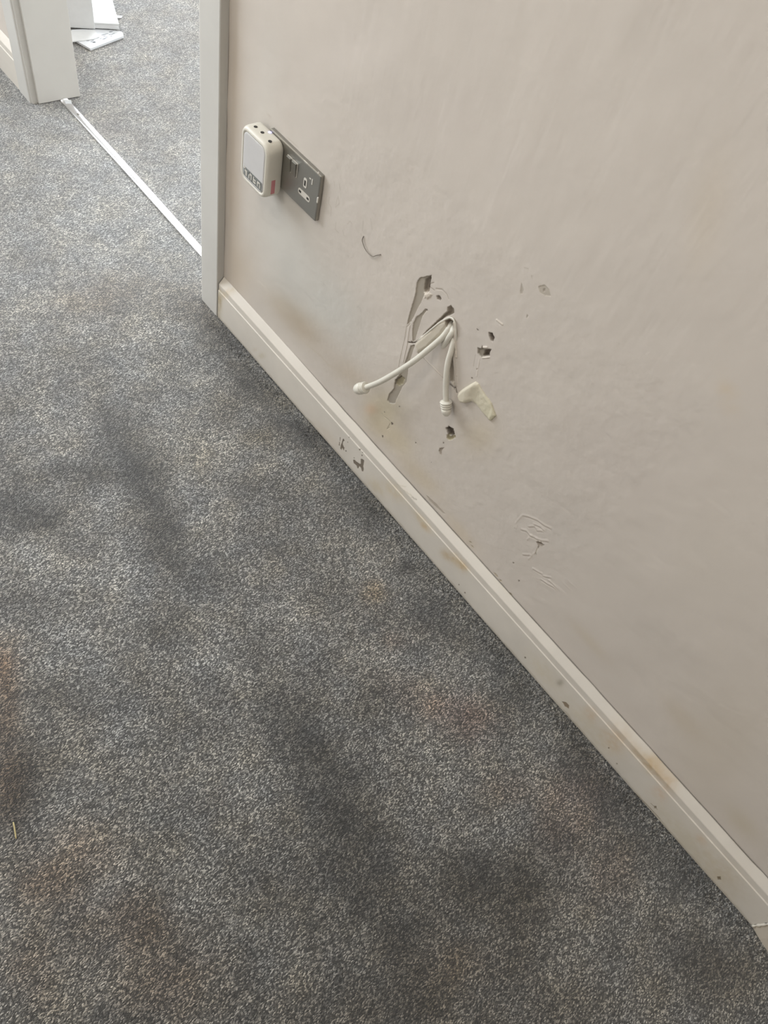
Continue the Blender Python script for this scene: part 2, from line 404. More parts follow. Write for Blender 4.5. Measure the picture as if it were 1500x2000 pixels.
F.H = near*(tuft*0.0044-0.001)-sstep(-0.0212, -0.0196, F.U)*(0.45+0.8*vnoise(F.U, F.V, 35, 9))*(1-sstep(-0.008, -0.004, F.U))*(1-sstep(1.03, 1.06, F.V))*0.005
# carpet pressed up a little where the pile meets the skirting
floor = struct(F.build('floor', lambda U, V, H: np.stack([U, V, H], -1), M_carpet))

# ------------------------------------------------------------------ wall_right (with the damage around the cable hole)
def z3(pts, x=0.0): return [wp(640+a/4.054, 520+b/4.054, x) for a, b in pts]
def z7(pts, x=0.0): return [wp(880+a/3.75, 500+b/3.75, x) for a, b in pts]
def z2(pts, x=0.0): return [wp(380+a/3.75, 200+b/3.75, x) for a, b in pts]
def z10(pts, x=0.0): return [wp(980+a/10, 980+b/10, x) for a, b in pts]
def z5(pts, x=0.0): return [wp(620+a/3, 800+b/3, x) for a, b in pts]
def z6(pts, x=0.0): return [wp(1000+a/2.857, 1200+b/2.857, x) for a, b in pts]
def z12(pts, x=0.0): return [wp(640+a/12.5, 830+b/12.5, x) for a, b in pts]

WY = frange(-1.2, -0.6, 0.05)+frange(-0.6, 0.055, 0.01)+frange(0.055, 0.76, 0.0008)+frange(0.76, 1.11, 0.01)+[1.12]
WZ = frange(0, 0.10, 0.02)+frange(0.10, 0.67, 0.0008)+frange(0.67, 1.2, 0.015)+frange(1.2, 2.4, 0.1)+[2.4]
S = Surf(WY, WZ)
# broad tone: warmer to the right, cooler round the socket, darker beside the casing, dirt over the skirting
def wblob(cx, cy, rx, ry, ang, mul, nz=0.4, seed=3, sc=9, x=0.0, sf=S):
    a = math.radians(ang); ca, sa = math.cos(a), math.sin(a)
    sf.blob(wp(cx, cy, x), wp(cx+rx*ca, cy+rx*sa, x), wp(cx-ry*sa, cy+ry*ca, x), mul, 'mul', nz, seed, sc)
for b in [
 (560, 480, 75, 170, -8, (.965, 1.01, 1.03)), (640, 600, 60, 110, -35, (.965, 1.01, 1.03)), (520, 200, 30, 160, 0, (1.0, 1.02, 1.03)),
 (458, 300, 16, 300, 0, (.90, .86, .81)), (470, 530, 30, 60, 0, (.95, .92, .87)),
 (560, 606, 62, 24, 42, (.90, .86, .80)), (600, 650, 60, 28, 42, (.87, .82, .75)), (680, 730, 60, 26, 42, (.90, .86, .80)),
 (750, 800, 45, 38, 45, (.93, .90, .76)), (735, 835, 40, 22, 45, (.95, .91, .80)), (725, 800, 14, 12, 0, (1.02, .90, .84)), (780, 860, 40, 25, 45, (.96, .93, .82)),
 (820, 930, 60, 20, 45, (.96, .92, .82)), (935, 850, 40, 40, 30, (.96, .93, .84)),
 (900, 1040, 50, 14, 48, (.97, .93, .84)), (1380, 420, 40, 120, 10, (.98, .96, .92)), (1420, 770, 12, 40, -20, (1.0, .95, .86)),
 (860, 220, 90, 60, 10, (.985, .98, .985)), (1000, 340, 80, 60, 0, (.985, .985, .99)), (700, 100, 90, 60, 0, (1.02, 1.02, 1.03)),
 (1200, 900, 150, 120, 0, (.985, .98, .985)), (1400, 1100, 120, 120, 0, (.98, .98, .97)), (1400, 1450, 100, 150, 30, (.96, .95, .92)),
 (1330, 1400, 60, 20, 48, (.96, .94, .90)), (1450, 1610, 50, 20, 48, (.92, .90, .82)), (1150, 1250, 60, 12, 48, (.97, .95, .90)),
 (1090, 1040, 60, 50, 0, (.98, .985, .99)), (920, 690, 30, 50, 10, (.975, .975, .98)), (905, 800, 20, 40, 0, (.97, .97, .97)),
]: wblob(*b)
PL = np.array([.60, .585, .54])      # bare plaster relative to the paint
DK = np.array([.26, .24, .22])
MD = np.array([.45, .43, .40])
# peeled strip beside the hole
S.poly(z3([(725,90),(760,84),(805,74),(822,72),(806,150),(800,215),(765,225),(742,285),(705,350),(682,400),(660,440),(628,465),(640,400),(660,330),(690,230),(704,130)]), PL, 0.0016, 0.0007)
S.poly(z3([(765,105),(822,70),(812,130),(802,205),(772,215),(755,185),(762,140)]), MD, 0.006, 0.0012, wall=0.003)
S.poly(z3([(795,110),(818,85),(806,180),(785,205),(772,175)]), DK*1.3, 0.005, 0.0014)
S.poly(z3([(772,335),(790,345),(748,400),(732,460),(705,540),(692,590),(670,600),(668,520),(676,450),(700,400),(745,370)]), PL*1.02, 0.0014, 0.0007)
S.poly(z3([(655,630),(690,622),(668,700),(642,790),(636,850),(624,920),(590,960),(552,1040),(532,1090),(490,1087),(472,1060),(485,1010),(520,975),(532,900),(560,870),(600,800),(628,720)]), PL, 0.0015, 0.0007)
S.poly(z3([(535,905),(575,868),(610,880),(600,930),(560,950),(530,940)]), [.52,.50,.38], 0.002, 0.0015, rough=0.003)
S.line(z3([(530,935),(540,900),(582,872)]), 0.0006, DK*1.2, 0.001)
S.line(z3([(700,600),(690,400),(700,230)]), 0.0004, None, 0)
S.line(z3([(660,440),(640,470),(625,480),(615,560),(590,680),(560,820)]), 0.0006, [.80,.79,.76], 0.0005)
S.line(z3([(650,470),(640,520),(625,640),(600,760)]), 0.0008, None, -0.0009)
# flap of old plaster under the cables: raised, cracked at its corners
S.poly(z3([(692,608),(745,562),(880,440),(975,402),(1012,440),(1022,560),(1020,700),(1030,960),(960,915),(905,870),(770,735),(716,695)]), None, -0.0018, 0.0012, wall=0.002)
S.poly(z3([(692,608),(745,562),(880,440),(965,404),(985,440),(905,540),(800,645),(722,692)]), [.93,.93,.86], -0.0022, 0.0015, wall=0.006)
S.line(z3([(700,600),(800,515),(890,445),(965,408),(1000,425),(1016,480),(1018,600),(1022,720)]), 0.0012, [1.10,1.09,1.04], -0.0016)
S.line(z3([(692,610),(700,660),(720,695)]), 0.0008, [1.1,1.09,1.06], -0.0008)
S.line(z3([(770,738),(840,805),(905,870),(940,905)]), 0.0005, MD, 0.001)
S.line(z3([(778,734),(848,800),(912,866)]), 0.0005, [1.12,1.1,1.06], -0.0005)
# the hollow behind and above the cables
S.poly(z3([(748,552),(800,512),(880,442),(935,404),(968,388),(1004,372),(1000,335),(978,310),(950,322),(946,355),(905,395),(850,445),(790,502)]), [.50,.48,.44], 0.0055, 0.0010, wall=0.0025)
S.poly(z3([(950,325),(975,312),(998,338),(1002,372),(965,392),(940,395),(950,360)]), [.62,.60,.56], 0.003, 0.001)
S.poly(z3([(940,425),(975,412),(1003,430),(1008,500),(1000,560),(975,520),(950,470)]), [.42,.38,.32], 0.012, 0.0010, wall=0.002)
S.line(z3([(638,603),(665,608),(692,605),(742,568)]), 0.0011, DK, 0.002)
S.line(z3([(715,685),(728,698)]), 0.0014, DK, 0.002)
S.line(z3([(680,625),(684,640)]), 0.0009, MD, 0.001)
S.poly(z3([(988,690),(1002,775),(1018,955),(1002,925),(975,905),(972,800)]), [.78,.77,.73], 0.004, 0.001, wall=0.002)
S.line(z3([(970,935),(1000,965),(1012,960),(1022,1000)]), 0.0012, DK*1.3, 0.002)
S.line(z3([(1002,975),(990,950)]), 0.0009, MD, 0.001)
S.line(z3([(968,678),(995,680)]), 0.0006, MD, 0.0006)
S.line(z3([(1012,640),(1014,780),(1024,950)]), 0.0007, [.82,.81,.78], 0.0008)
# holes
def hole(pts, col, depth, soft=0.0009): S.poly(pts, col, depth, soft, rough=0.0012, wall=0.0018)
hole(z3([(858,235),(885,228),(900,250),(890,272),(865,262)]), MD*1.05, 0.004)
hole(z3([(1278,522),(1305,528),(1320,560),(1312,602),(1296,590),(1280,552)]), DK*1.35, 0.009)
S.poly(z3([(1185,640),(1215,652),(1224,622),(1240,655),(1300,655),(1282,692),(1286,720),(1218,722),(1190,690)]), PL*.78, 0.003, 0.0008, wall=0.0015)
hole(z3([(1235,670),(1262,662),(1285,672),(1275,705),(1240,718),(1222,710)]), DK*1.35, 0.008)
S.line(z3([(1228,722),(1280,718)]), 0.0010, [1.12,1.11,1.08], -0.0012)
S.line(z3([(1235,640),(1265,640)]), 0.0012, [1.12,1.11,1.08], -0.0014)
hole(z3([(936,1282),(965,1264),(996,1285),(1008,1328),(985,1345),(955,1335)]), DK, 0.010)
hole(z3([(945,1330),(985,1345),(1012,1335),(1014,1352),(990,1372),(960,1382),(944,1358)]), [.62,.60,.45], 0.004)
hole(z3([(884,1440),(926,1434),(905,1462),(906,1497),(890,1485),(880,1462)]), MD*1.3, 0.0015)
for a, b, r, c in [(1190,502,7,DK),(1183,815,6,MD),(1142,885,6,MD),(920,1398,5,MD),(435,1345,6,DK),(436,1352,5,DK),(510,1248,8,DK*1.2),(506,1238,5,DK),(450,1155,5,MD),(780,345,9,MD),(568,1112,6,MD*1.3),(665,600,8,DK),(822,1552,4,MD),(697,1398,4,MD)]:
    hole(z3([(a-r,b-r),(a+r,b-r*.8),(a+r,b+r),(a-r*.7,b+r)]), c, 0.0015, 0.0006)
for a, b, r, c in [(232,1195,16,MD),(335,1545,16,MD*.9),(662,1015,16,MD)]:
    hole(z10([(a-r,b-r),(a+r,b-r*.8),(a+r,b+r),(a-r*.7,b+r)]), c, 0.001, 0.0006)
# crumbs, scratches
S.line(z3([(430,1165),(445,1190),(480,1215),(500,1240),(470,1290),(490,1275)]), 0.0005, [.72,.70,.58], 0.0005)
S.line(z3([(805,140),(840,130)]), 0.0006, MD*1.5, 0.0004); S.line(z3([(810,165),(845,190)]), 0.0006, MD*1.5, 0.0004)
S.line(z3([(860,180),(905,185),(945,225),(960,260)]), 0.0012, [.84,.83,.81], 0.0006)
S.poly(z3([(760,215),(800,200),(830,225),(800,260),(765,250)]), [1.02,1.0,.95], -0.0015, 0.002, rough=0.004)
S.line(z3([(1170,700),(1155,790)]), 0.0006, [.80,.78,.76]); S.line(z3([(1205,730),(1180,870)]), 0.0005, [1.06,1.05,1.03], -0.0004)
S.line(z3([(1340,425),(1360,440),(1385,460)]), 0.0012, [1.08,1.07,1.03], -0.0008)
# flakes right of the hole
S.poly(z7([(640,222),(688,210),(722,245),(736,296),(690,294),(655,270)]), [.80,.79,.75], 0.0006, 0.0006)
S.poly(z7([(672,240),(692,240),(692,262),(676,262)]), [.62,.6,.57], 0.0006, 0.0006)
S.poly(z7([(520,195),(537,245),(526,282),(508,278),(514,230)]), [.80,.79,.76], 0.0005, 0.0006)
S.poly(z7([(560,425),(570,440),(562,458),(554,450)]), [.78,.77,.74], 0.0005, 0.0005)
S.line(z7([(1600/4+140,85),(568,92)]), 0.0008, [.86,.85,.83]); S.poly(z7([(590,138),(605,145),(600,165),(588,158)]), [.86,.85,.83], 0.0003, 0.001)
# wrinkled bubbled paint
for pl in [[(270,500),(290,420),(340,350),(420,262),(520,280),(700,350),(850,460),(950,510)], [(400,540),(490,560),(560,650),(690,705)], [(540,480),(650,470),(700,560),(800,560)],
           [(640,430),(760,480),(830,545)], [(580,650),(560,700),(520,740)], [(540,1125),(600,1060),(645,1010)], [(430,1030),(560,1035)], [(625,1310),(720,1370),(780,1400)],
           [(780,1520),(900,1600),(1050,1680),(1200,1690),(1280,1610),(1340,1575)], [(820,1450),(950,1480)], [(680,720),(800,750),(900,760)], [(1180,1690),(1260,1640)], [(930,1540),(1050,1650)]]:
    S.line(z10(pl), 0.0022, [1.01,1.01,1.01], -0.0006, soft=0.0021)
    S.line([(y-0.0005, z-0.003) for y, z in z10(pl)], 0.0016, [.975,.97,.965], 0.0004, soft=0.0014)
hole(z10([(670,770),(770,778),(832,842),(800,880),(745,868),(720,908),(700,890),(712,850)]), MD*1.15, 0.0015)
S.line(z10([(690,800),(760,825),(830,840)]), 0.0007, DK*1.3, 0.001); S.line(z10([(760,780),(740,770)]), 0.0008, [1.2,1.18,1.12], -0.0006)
S.line(z10([(700,910),(680,960),(662,1010)]), 0.0008, [.78,.77,.70], 0.0005)
# scuffs by the socket
for pl in [[(1022,580),(1026,620)], [(1060,600),(1066,640)], [(985,695),(980,740),(1000,770),(996,830)], [(1050,690),(1060,740),(1030,770),(1045,700)], [(1120,890),(1140,870),(1150,885)],
           [(1035,880),(1030,930),(1055,955)], [(1085,940),(1095,975)], [(1290,850),(1300,930)], [(1235,870),(1230,940)], [(1218,962),(1222,975)], [(548,95),(550,130)], [(695,270),(760,330)]]:
    S.line(z2(pl), 0.0010, [.86,.85,.83], 0.0, soft=0.001, strength=0.8)
# flaked line over the skirting
S.poly(z5([(636,500),(700,556),(752,612),(735,610),(690,572),(655,535)]), [.72,.70,.66], 0.0008, 0.0007)
for a, b in [(895,775),(905,800),(1040,962),(1048,972),(1132,1078),(1070,1000)]:
    S.poly(z5([(a-8,b-8),(a+6,b-2),(a+12,b+10),(a,b+6)]), [.72,.68,.58], 0.0006, 0.0008)
S.line(z5([(0,-100)]+[(60,-60)]), 0.001)
# stain edge above the skirting at left
S.line([wp(380+a/3.75, 480+b/3.75) for a, b in [(690,580),(770,650),(800,700),(880,770),(930,810),(980,870),(1060,910),(1130,970)]], 0.0018, [.90,.87,.80], soft=0.003, strength=.55)
S.H += (fbm(S.U, S.V, 90, 3, 3)-0.5)*0.0006+(fbm(S.U, S.V, 14, 9, 3)-0.5)*0.0022*sstep(-0.5, 0.0, S.U)
S.H[0, :] = 0; S.H[-1, :] = 0; S.H[:, -1] = 0
wall = S.build('wall_right', lambda U, V, H: np.stack([H, U, V], -1), M_wall, flip=True)
struct(wall)
# body of that wall behind the plaster face, the piece beyond the doorway, the piece over it
struct(box('wall_right', 0.03, 0.12, -1.2, 1.115, 0, 2.4, M_wall_plain))
struct(box('wall_right', 0.0, 0.12, 1.995, 3.45, 0, 2.4, M_wall_plain))
struct(box('wall_right', 0.0, 0.12, 1.12, 1.995, 2.05, 2.4, M_wall_plain))

# shell of the two rooms with window openings
def wall_with_window(name, axis, pos, thick, a0, a1, w0, w1, z0, z1, mat):
    """four blocks around an opening, joined as one wall"""
    bm = bmesh.new()
    def blk(p0, p1, q0, q1):
        if axis == 'y': add_box(bm, p0, p1, pos, pos+thick, q0, q1)
        else: add_box(bm, pos, pos+thick, p0, p1, q0, q1)
    blk(a0, w0, 0, 2.4); blk(w1, a1, 0, 2.4); blk(w0, w1, 0, z0); blk(w0, w1, z1, 2.4)
    return struct(bm_obj(name, bm, mat))
def window(name, axis, pos, a0, a1, z0, z1):
    bm = bmesh.new(); t = 0.05
    def blk(p0, p1, q0, q1):
        if axis == 'y': add_box(bm, p0, p1, pos, pos+0.06, q0, q1, 0.004)
        else: add_box(bm, pos, pos+0.06, p0, p1, q0, q1, 0.004)
    blk(a0, a0+t, z0, z1); blk(a1-t, a1, z0, z1); blk(a0+t, a1-t, z0, z0+t); blk(a0+t, a1-t, z1-t, z1)
    mid = (a0+a1)/2; blk(mid-0.025, mid+0.025, z0+t, z1-t)
    w = struct(bm_obj(name, bm, M_trim))
    bm = bmesh.new()
    if axis == 'y': add_box(bm, a0+t, a1-t, pos+0.028, pos+0.032, z0+t, z1-t)
    else: add_box(bm, pos+0.028, pos+0.032, a0+t, a1-t, z0+t, z1-t)
    bm_obj('pane', bm, M_glass, w)
wall_with_window('wall_far', 'y', 3.4, 0.12, -2.72, 0.0, -1.9, -0.4, 0.9, 2.2, M_wall_plain)
window('window_1', 'y', 3.44, -1.9, -0.4, 0.9, 2.2)
wall_with_window('wall_left', 'x', -2.72, 0.12, -1.32, 3.4, 0.1, 1.7, 1.0, 2.3, M_wall_plain)
window('window_2', 'x', -2.69, 0.1, 1.7, 1.0, 2.3)  # unseen window, added to go with the left fill
wall_with_window('wall_back', 'y', 4.2, 0.12, 0.12, 3.12, 0.8, 2.7, 0.8, 2.3, M_wall_plain)
window('window_3', 'y', 4.24, 0.8, 2.7, 0.8, 2.3)
struct(box('wall_near', -2.72, 3.12, -1.32, -1.2, 0, 2.4, M_wall_plain))
wall_with_window('wall_side', 'x', 3.0, 0.12, -1.2, 4.2, -0.15, 1.35, 0.9, 2.2, M_wall_plain)
window('window_4', 'x', 3.03, -0.15, 1.35, 0.9, 2.2)  # unseen window, added to go with the side fill
struct(box('ceiling', -2.72, 3.12, -1.32, 4.32, 2.4, 2.5, M_ceil))

# ------------------------------------------------------------------ baseboards
def profile():
    P = []
    for z in frange(0, 0.0782, 0.0009): P.append((-0.016, z))
    P += [(-0.0160, 0.0786), (-0.0157, 0.0791), (-0.0144, 0.0795), (-0.0142, 0.0800)]
    for z in frange(0.0815, 0.0955, 0.0018): P.append((-0.0142, z))
    for t in np.linspace(0, 1, 10): P.append((-0.0142+0.0124*t, 0.0956+0.0140*t))
    P.append((-0.0004, 0.1106))
    return P
def baseboard(name, y0, y1, step, mat, deco=None, gap=None):
    P = profile(); us = frange(y0, y1, step)+[y1]; vs_ = np.arange(len(P))
    s = Surf(us, [0.0]*0+[p[1] for p in P]); px_ = np.array([p[0] for p in P]); 
    if deco: deco(s)
    X = np.broadcast_to(px_, s.U.shape)
    wob = (vnoise(s.U, s.U*0, 3, 4)-0.5)*0.002+(vnoise(s.U, s.U*0, 14, 8)-0.5)*0.0007 if step < 0.01 else 0
    gp = gap(s.U) if gap else 0.0
    wt = sstep(0.1095, 0.1106, s.V)
    def mp(U, V, H):
        return np.stack([X+H+wob*sstep(.09, .0, V)-gp*wt*1.0, U, V+wob*0.4*sstep(.0, .1, V)], -1)
    return struct(s.build(name, mp, mat, flip=True, smooth=False))
def deco_main(s):
    X = -0.016
    br = [.30,.27,.24]
    for pl in [[(300,300),(316,300),(312,385),(300,385)], [(286,410),(302,410),(300,505),(278,490)],
               [(375,330),(400,340),(412,385),(385,400),(372,470),(398,540),(416,560),(400,618),(375,592),(362,552),(345,610),(313,570),(325,500),(350,430)],
               [(628,850),(660,845),(692,880),(760,930),(798,952),(815,930),(808,830),(840,828),(892,855),(888,920),(872,1000),(886,1080),(872,1130),(845,1132),(820,1050),(782,1002),(762,1052),(730,1052),(714,990),(640,925)]]:
        s.poly(z12(pl, X), br, 0.0005, 0.0004, rough=0.0006)
    for a, b, r in [(490,417,12),(450,630,18),(780,600,20),(838,740,18),(850,670,12),(650,800,12),(520,300,12)]:
        s.poly(z12([(a-r,b-r),(a+r,b-r*.6),(a+r*.9,b+r),(a-r*.5,b+r*.8)], X), br, 0.0004, 0.0006, rough=0.0002)
    s.poly(z6([(280,485),(300,488),(320,508),(318,526),(295,512)], X), [.42,.36,.30], 0.0005, 0.0006)
    s.blob(wp(1000+270/2.857, 1200+380/2.857, X), wp(1000+292/2.857, 1200+380/2.857, X), wp(1000+270/2.857, 1200+400/2.857, X), (.62,.60,.55))
    for a, b, r in [(75,240,4),(585,833,4),(1155,1472,9),(1150,1470,6),(800,1075,7),(540,745,4),(330,920,4)]:
        s.poly(z6([(a-r,b-r),(a+r,b-r),(a+r,b+r),(a-r,b+r)], X), [.38,.34,.28], 0.0003, 0.0005)
    for a, b, r in [(865,1072,4),(1218,1452,4),(830,1025,3)]:
        s.poly(z5([(a-r,b-r),(a+r,b-r),(a+r,b+r),(a-r,b+r)], X), [.35,.32,.28], 0.0003, 0.0005)
    s.line(z6([(690,1000),(760,1070),(825,1140)], X), 0.0008, [.40,.36,.30]); s.line(z6([(775,1055),(810,1088)], X), 0.0006, [.5,.45,.38])
    def bl(cx, cy, rx, ry, ang, mul, sc=120):
        wblob(cx, cy, rx, ry, ang, mul, 0.7, 4, sc, X, s)
    bl(892, 1096, 26, 9, 48, (.90,.80,.64)); bl(905, 1106, 12, 6, 40, (.90,.80,.64)); bl(872, 1085, 14, 8, 40, (.86,.78,.66))
    bl(822, 1015, 30, 6, 48, (.94,.87,.74)); bl(830, 1030, 12, 5, 45, (.92,.82,.68)); bl(770, 960, 30, 12, 48, (.95,.90,.80))
    bl(1200, 1445, 30, 22, 50, (.93,.84,.73)); bl(1155, 1395, 18, 10, 50, (.95,.85,.74)); bl(1290, 1550, 18, 12, 50, (.98,.88,.80)); bl(1370, 1640, 15, 8, 50, (.98,.90,.82))
    bl(1260, 1490, 70, 8, 48, (.86,.76,.62)); bl(1275, 1495, 22, 16, 48, (.92,.84,.72)); bl(1300, 1525, 22, 10, 48, (.90,.80,.68))
    bl(985, 1150, 22, 10, 48, (.96,.93,.80)); bl(960, 1110, 20, 8, 48, (.97,.94,.84))
    bl(1340, 1640, 120, 25, 48, (.93,.91,.84)); bl(1410, 1710, 60, 30, 48, (.93,.90,.84)); bl(1150, 1420, 90, 20, 48, (.95,.93,.87))
    bl(428, 590, 6, 30, 0, (.70,.64,.50)); bl(440, 575, 8, 14, 40, (.90,.84,.74)); bl(512, 695, 8, 6, 0, (.90,.88,.82)); bl(498, 683, 5, 4, 0, (.93,.9,.86))
    bl(640, 850, 40, 10, 48, (.96,.93,.90)); bl(735, 950, 26, 12, 48, (.93,.89,.80)); bl(1060, 1310, 50, 16, 48, (.96,.94,.88))
    # edge shadow where board meets carpet, put into the board colour
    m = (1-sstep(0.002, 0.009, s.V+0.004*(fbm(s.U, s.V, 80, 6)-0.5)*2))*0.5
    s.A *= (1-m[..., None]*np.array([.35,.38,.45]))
    # scratches on the top bevel
    z = z5([(480,428),(520,450)], -0.008); s.line(z, 0.0006, [.85,.83,.78]); s.line(z5([(562,505),(585,525)], -0.008), 0.0006, [.55,.53,.5])
    s.line(z5([(520,465),(560,500)], -0.008), 0.0005, [.8,.78,.72])
    s.A *= (0.96+0.07*fbm(s.U, s.V*1.0, 25, 51))[..., None]
def gapf(U):
    return sstep(0.80, 0.60, U)*(0.0013+0.0012*vnoise(U, U*0, 30, 2))+0.0016*sstep(-0.40, -0.43, U)*sstep(-0.475, -0.45, U)
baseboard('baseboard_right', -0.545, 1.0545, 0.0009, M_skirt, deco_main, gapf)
baseboard('baseboard_right', 2.062, 3.4, 0.1, M_skirt)
def board(name, x0, x1, y0, y1):
    bm = bmesh.new(); add_box(bm, x0, x1, y0, y1, 0, 0.11, 0.004); struct(bm_obj(name, bm, M_trim))
board('baseboard_left', -2.6, -2.584, -1.2, 3.4)
board('baseboard_far', -2.584, -0.016, 3.384, 3.4)
board('baseboard_back', 0.12, 3.0, 4.184, 4.2)

# ------------------------------------------------------------------ door trim
def extr_z(name, prof, z0, z1, mat, smooth=False):
    n = len(prof); V = [(x, y, z0) for x, y in prof]+[(x, y, z1) for x, y in prof]
    Fc = [(i, (i+1) % n, (i+1) % n+n, i+n) for i in range(n)]+[tuple(range(n)), tuple(range(2*n-1, n-1, -1))]
    o = mesh_obj(name, V, Fc, mat, smooth=smooth)
    bm = bmesh.new(); bm.from_mesh(o.data); bmesh.ops.recalc_face_normals(bm, faces=bm.faces); bm.to_mesh(o.data); bm.free()
    return struct(o)
# architrave on the near side of the doorway (its flat face and its edge towards the room)
extr_z('trim_1', [(-0.0005, 1.0565), (-0.0165, 1.0565), (-0.018, 1.058), (-0.018, 1.118), (-0.0165, 1.1225), (-0.012, 1.1255), (-0.0005, 1.1265)], 0, 2.12, M_trim)
# architrave on the far side, moulded
extr_z('trim_2', [(0.0, 1.990), (-0.0115, 1.990), (-0.0135, 1.9915), (-0.0145, 1.995), (-0.0165, 1.9965), (-0.018, 1.999), (-0.018, 2.058), (-0.0165, 2.0605), (0.0, 2.061)], 0, 2.12, M_trim)
# door lining: both reveals and the head
struct(box('trim_3', 0.0, 0.1205, 1.982, 2.0, 0.002, 2.05, M_trim, bev=0.0015))
struct(box('trim_4', 0.0, 0.1205, 1.114, 1.122, 0.0, 2.05, M_trim, bev=0.0015))
struct(box('trim_5', 0.0, 0.1205, 1.122, 1.982, 2.03, 2.05, M_trim))
struct(box('trim_6', -0.018, 0.0, 1.0565, 2.061, 2.05, 2.12, M_trim))
# casing the skirting dies into at the near end, with a bead of old caulk
extr_z('trim_7', [(-0.001, -0.549), (-0.0150, -0.549), (-0.0165, -0.551), (-0.0215, -0.566), (-0.0262, -0.588), (-0.028, -0.62), (-0.001, -0.622)], 0, 2.1, M_trim_dirty)
pth = [(-0.0156+0.0004*math.sin(z*90), -0.5475, z) for z in np.linspace(0.001, 0.11, 24)]
V_, F_ = sweep(pth, [0.0022+0.0007*math.sin(k*2.1)+0.0004*math.sin(k*5.3) for k in range(24)], 10)
struct(mesh_obj('trim_8', V_, F_, M_caulk, smooth=True))

# ================================================================== THINGS
# ------------------------------------------------------------------ threshold strip
prof = [(0.0605, 0.0), (0.0610, 0.0022), (0.0640, 0.0042), (0.0690, 0.0052), (0.0725, 0.0054), (0.0760, 0.0052), (0.0805, 0.0040), (0.0832, 0.0020), (0.0836, 0.0)]
def strip_bar():
    ys = np.linspace(1.1235, 1.9805, 40); n = len(prof); V = []; Fc = []
    for y in ys:
        for x, z in prof: V.append((x, y, z+0.0008+0.0008*math.sin(y*9)))
    for i in range(len(ys)-1):
        for k in range(n-1): Fc.append((i*n+k, i*n+k+1, (i+1)*n+k+1, (i+1)*n+k))
    Fc += [tuple(range(n)), tuple((len(ys)-1)*n+k for k in range(n-1, -1, -1))]
    return V, Fc
st = empty('threshold_strip', (0.072, 1.55, 0.0))
V_, F_ = strip_bar(); bar = mesh_obj('metal_bar', V_, F_, M_strip, smooth=True); adopt(st, bar)
for y in (1.22, 1.55, 1.90):
    bm = bmesh.new(); bmesh.ops.create_cone(bm, cap_ends=True, segments=16, radius1=0.0035, radius2=0.0028, depth=0.001)
    bmesh.ops.translate(bm, vec=(0.0722, y, 0.0066), verts=bm.verts); s_ = bm_obj('screw', bm, M_plate, None, True); adopt(st, s_)
tag(st, 'bright metal threshold strip across the doorway between the two grey carpets', 'threshold strip')
chip = [fp(126, 201), fp(139, 199), fp(141, 206), fp(129, 206)]
mesh_obj('paint_chip', [(x, y, 0.002) for x, y in chip]+[(x, y, 0.0055) for x, y in chip], [(3,2,1,0),(4,5,6,7),(0,1,5,4),(1,2,6,5),(2,3,7,6),(3,0,4,7)], M_paper)
tag(bpy.data.objects['paint_chip'], 'tiny white chip lying at the foot of the far door jamb', 'debris')

# ------------------------------------------------------------------ double socket
YS, ZS = 0.7686, 0.5349      # top right corner of the plate
sock = empty('double_socket', (0.0, YS+0.073, ZS-0.043))
def rrect(y0, y1, z0, z1, r, n=6):
    P = []
    for cy, cz, a0 in ((y1-r, z1-r, 0), (y0+r, z1-r, 90), (y0+r, z0+r, 180), (y1-r, z0+r, 270)):
        for k in range(n+1):
            a = math.radians(a0+90*k/n); P.append((cy+r*math.cos(a), cz+r*math.sin(a)))
    return P
def loft(name, rings, mat, parent=None, cap0=True, cap1=True, smooth=False):
    """rings: list of (x, [(y,z)...]) with equal point counts"""
    n = len(rings[0][1]); V = []; Fc = []
    for x, R_ in rings: V += [(x, y, z) for y, z in R_]
    for i in range(len(rings)-1):
        for k in range(n): k2 = (k+1) % n; Fc.append((i*n+k, i*n+k2, (i+1)*n+k2, (i+1)*n+k))
    if cap0: Fc.append(tuple(range(n-1, -1, -1)))
    if cap1: Fc.append(tuple((len(rings)-1)*n+k for k in range(n)))
    o = mesh_obj(name, V, Fc, mat)
    bm = bmesh.new(); bm.from_mesh(o.data); bmesh.ops.recalc_face_normals(bm, faces=bm.faces); bm.to_mesh(o.data); bm.free()
    if smooth:
        o.data.polygons.foreach_set('use_smooth', np.ones(len(o.data.polygons), bool))
        try: o.data.set_sharp_from_angle(angle=math.radians(50))
        except Exception: pass
    if parent: adopt(parent, o)
    return o
def ins(y0, y1, z0, z1, d): return (y0+d, y1-d, z0+d, z1-d)
PY0, PY1, PZ0, PZ1 = YS, YS+0.146, ZS-0.086, ZS
loft('faceplate', [(-0.0005, rrect(PY0, PY1, PZ0, PZ1, 0.002)), (-0.0066, rrect(PY0, PY1, PZ0, PZ1, 0.002)), (-0.0078, rrect(*ins(PY0, PY1, PZ0, PZ1, 0.0008), 0.002)),
                   (-0.0082, rrect(*ins(PY0, PY1, PZ0, PZ1, 0.0022), 0.002)), (-0.0082, rrect(*ins(PY0, PY1, PZ0, PZ1, 0.004), 0.002))], M_plate, sock)
FX = -0.0082
# lit top edge of the plate, its light put into a brighter steel
loft('plate_lit_edge', [(-0.0066, rrect(PY0-0.0003, PY1+0.0003, PZ1-0.0016, PZ1+0.0004, 0.0006, 2)), (-0.0088, rrect(PY0+0.0005, PY1-0.0005, PZ1-0.0016, PZ1-0.0002, 0.0006, 2))], M_plate_lit, sock)
def sp(px, py): return wp(px, py, FX)
def zp(zx, zy): return sp(460+zx/7.895, 230+zy/7.895)
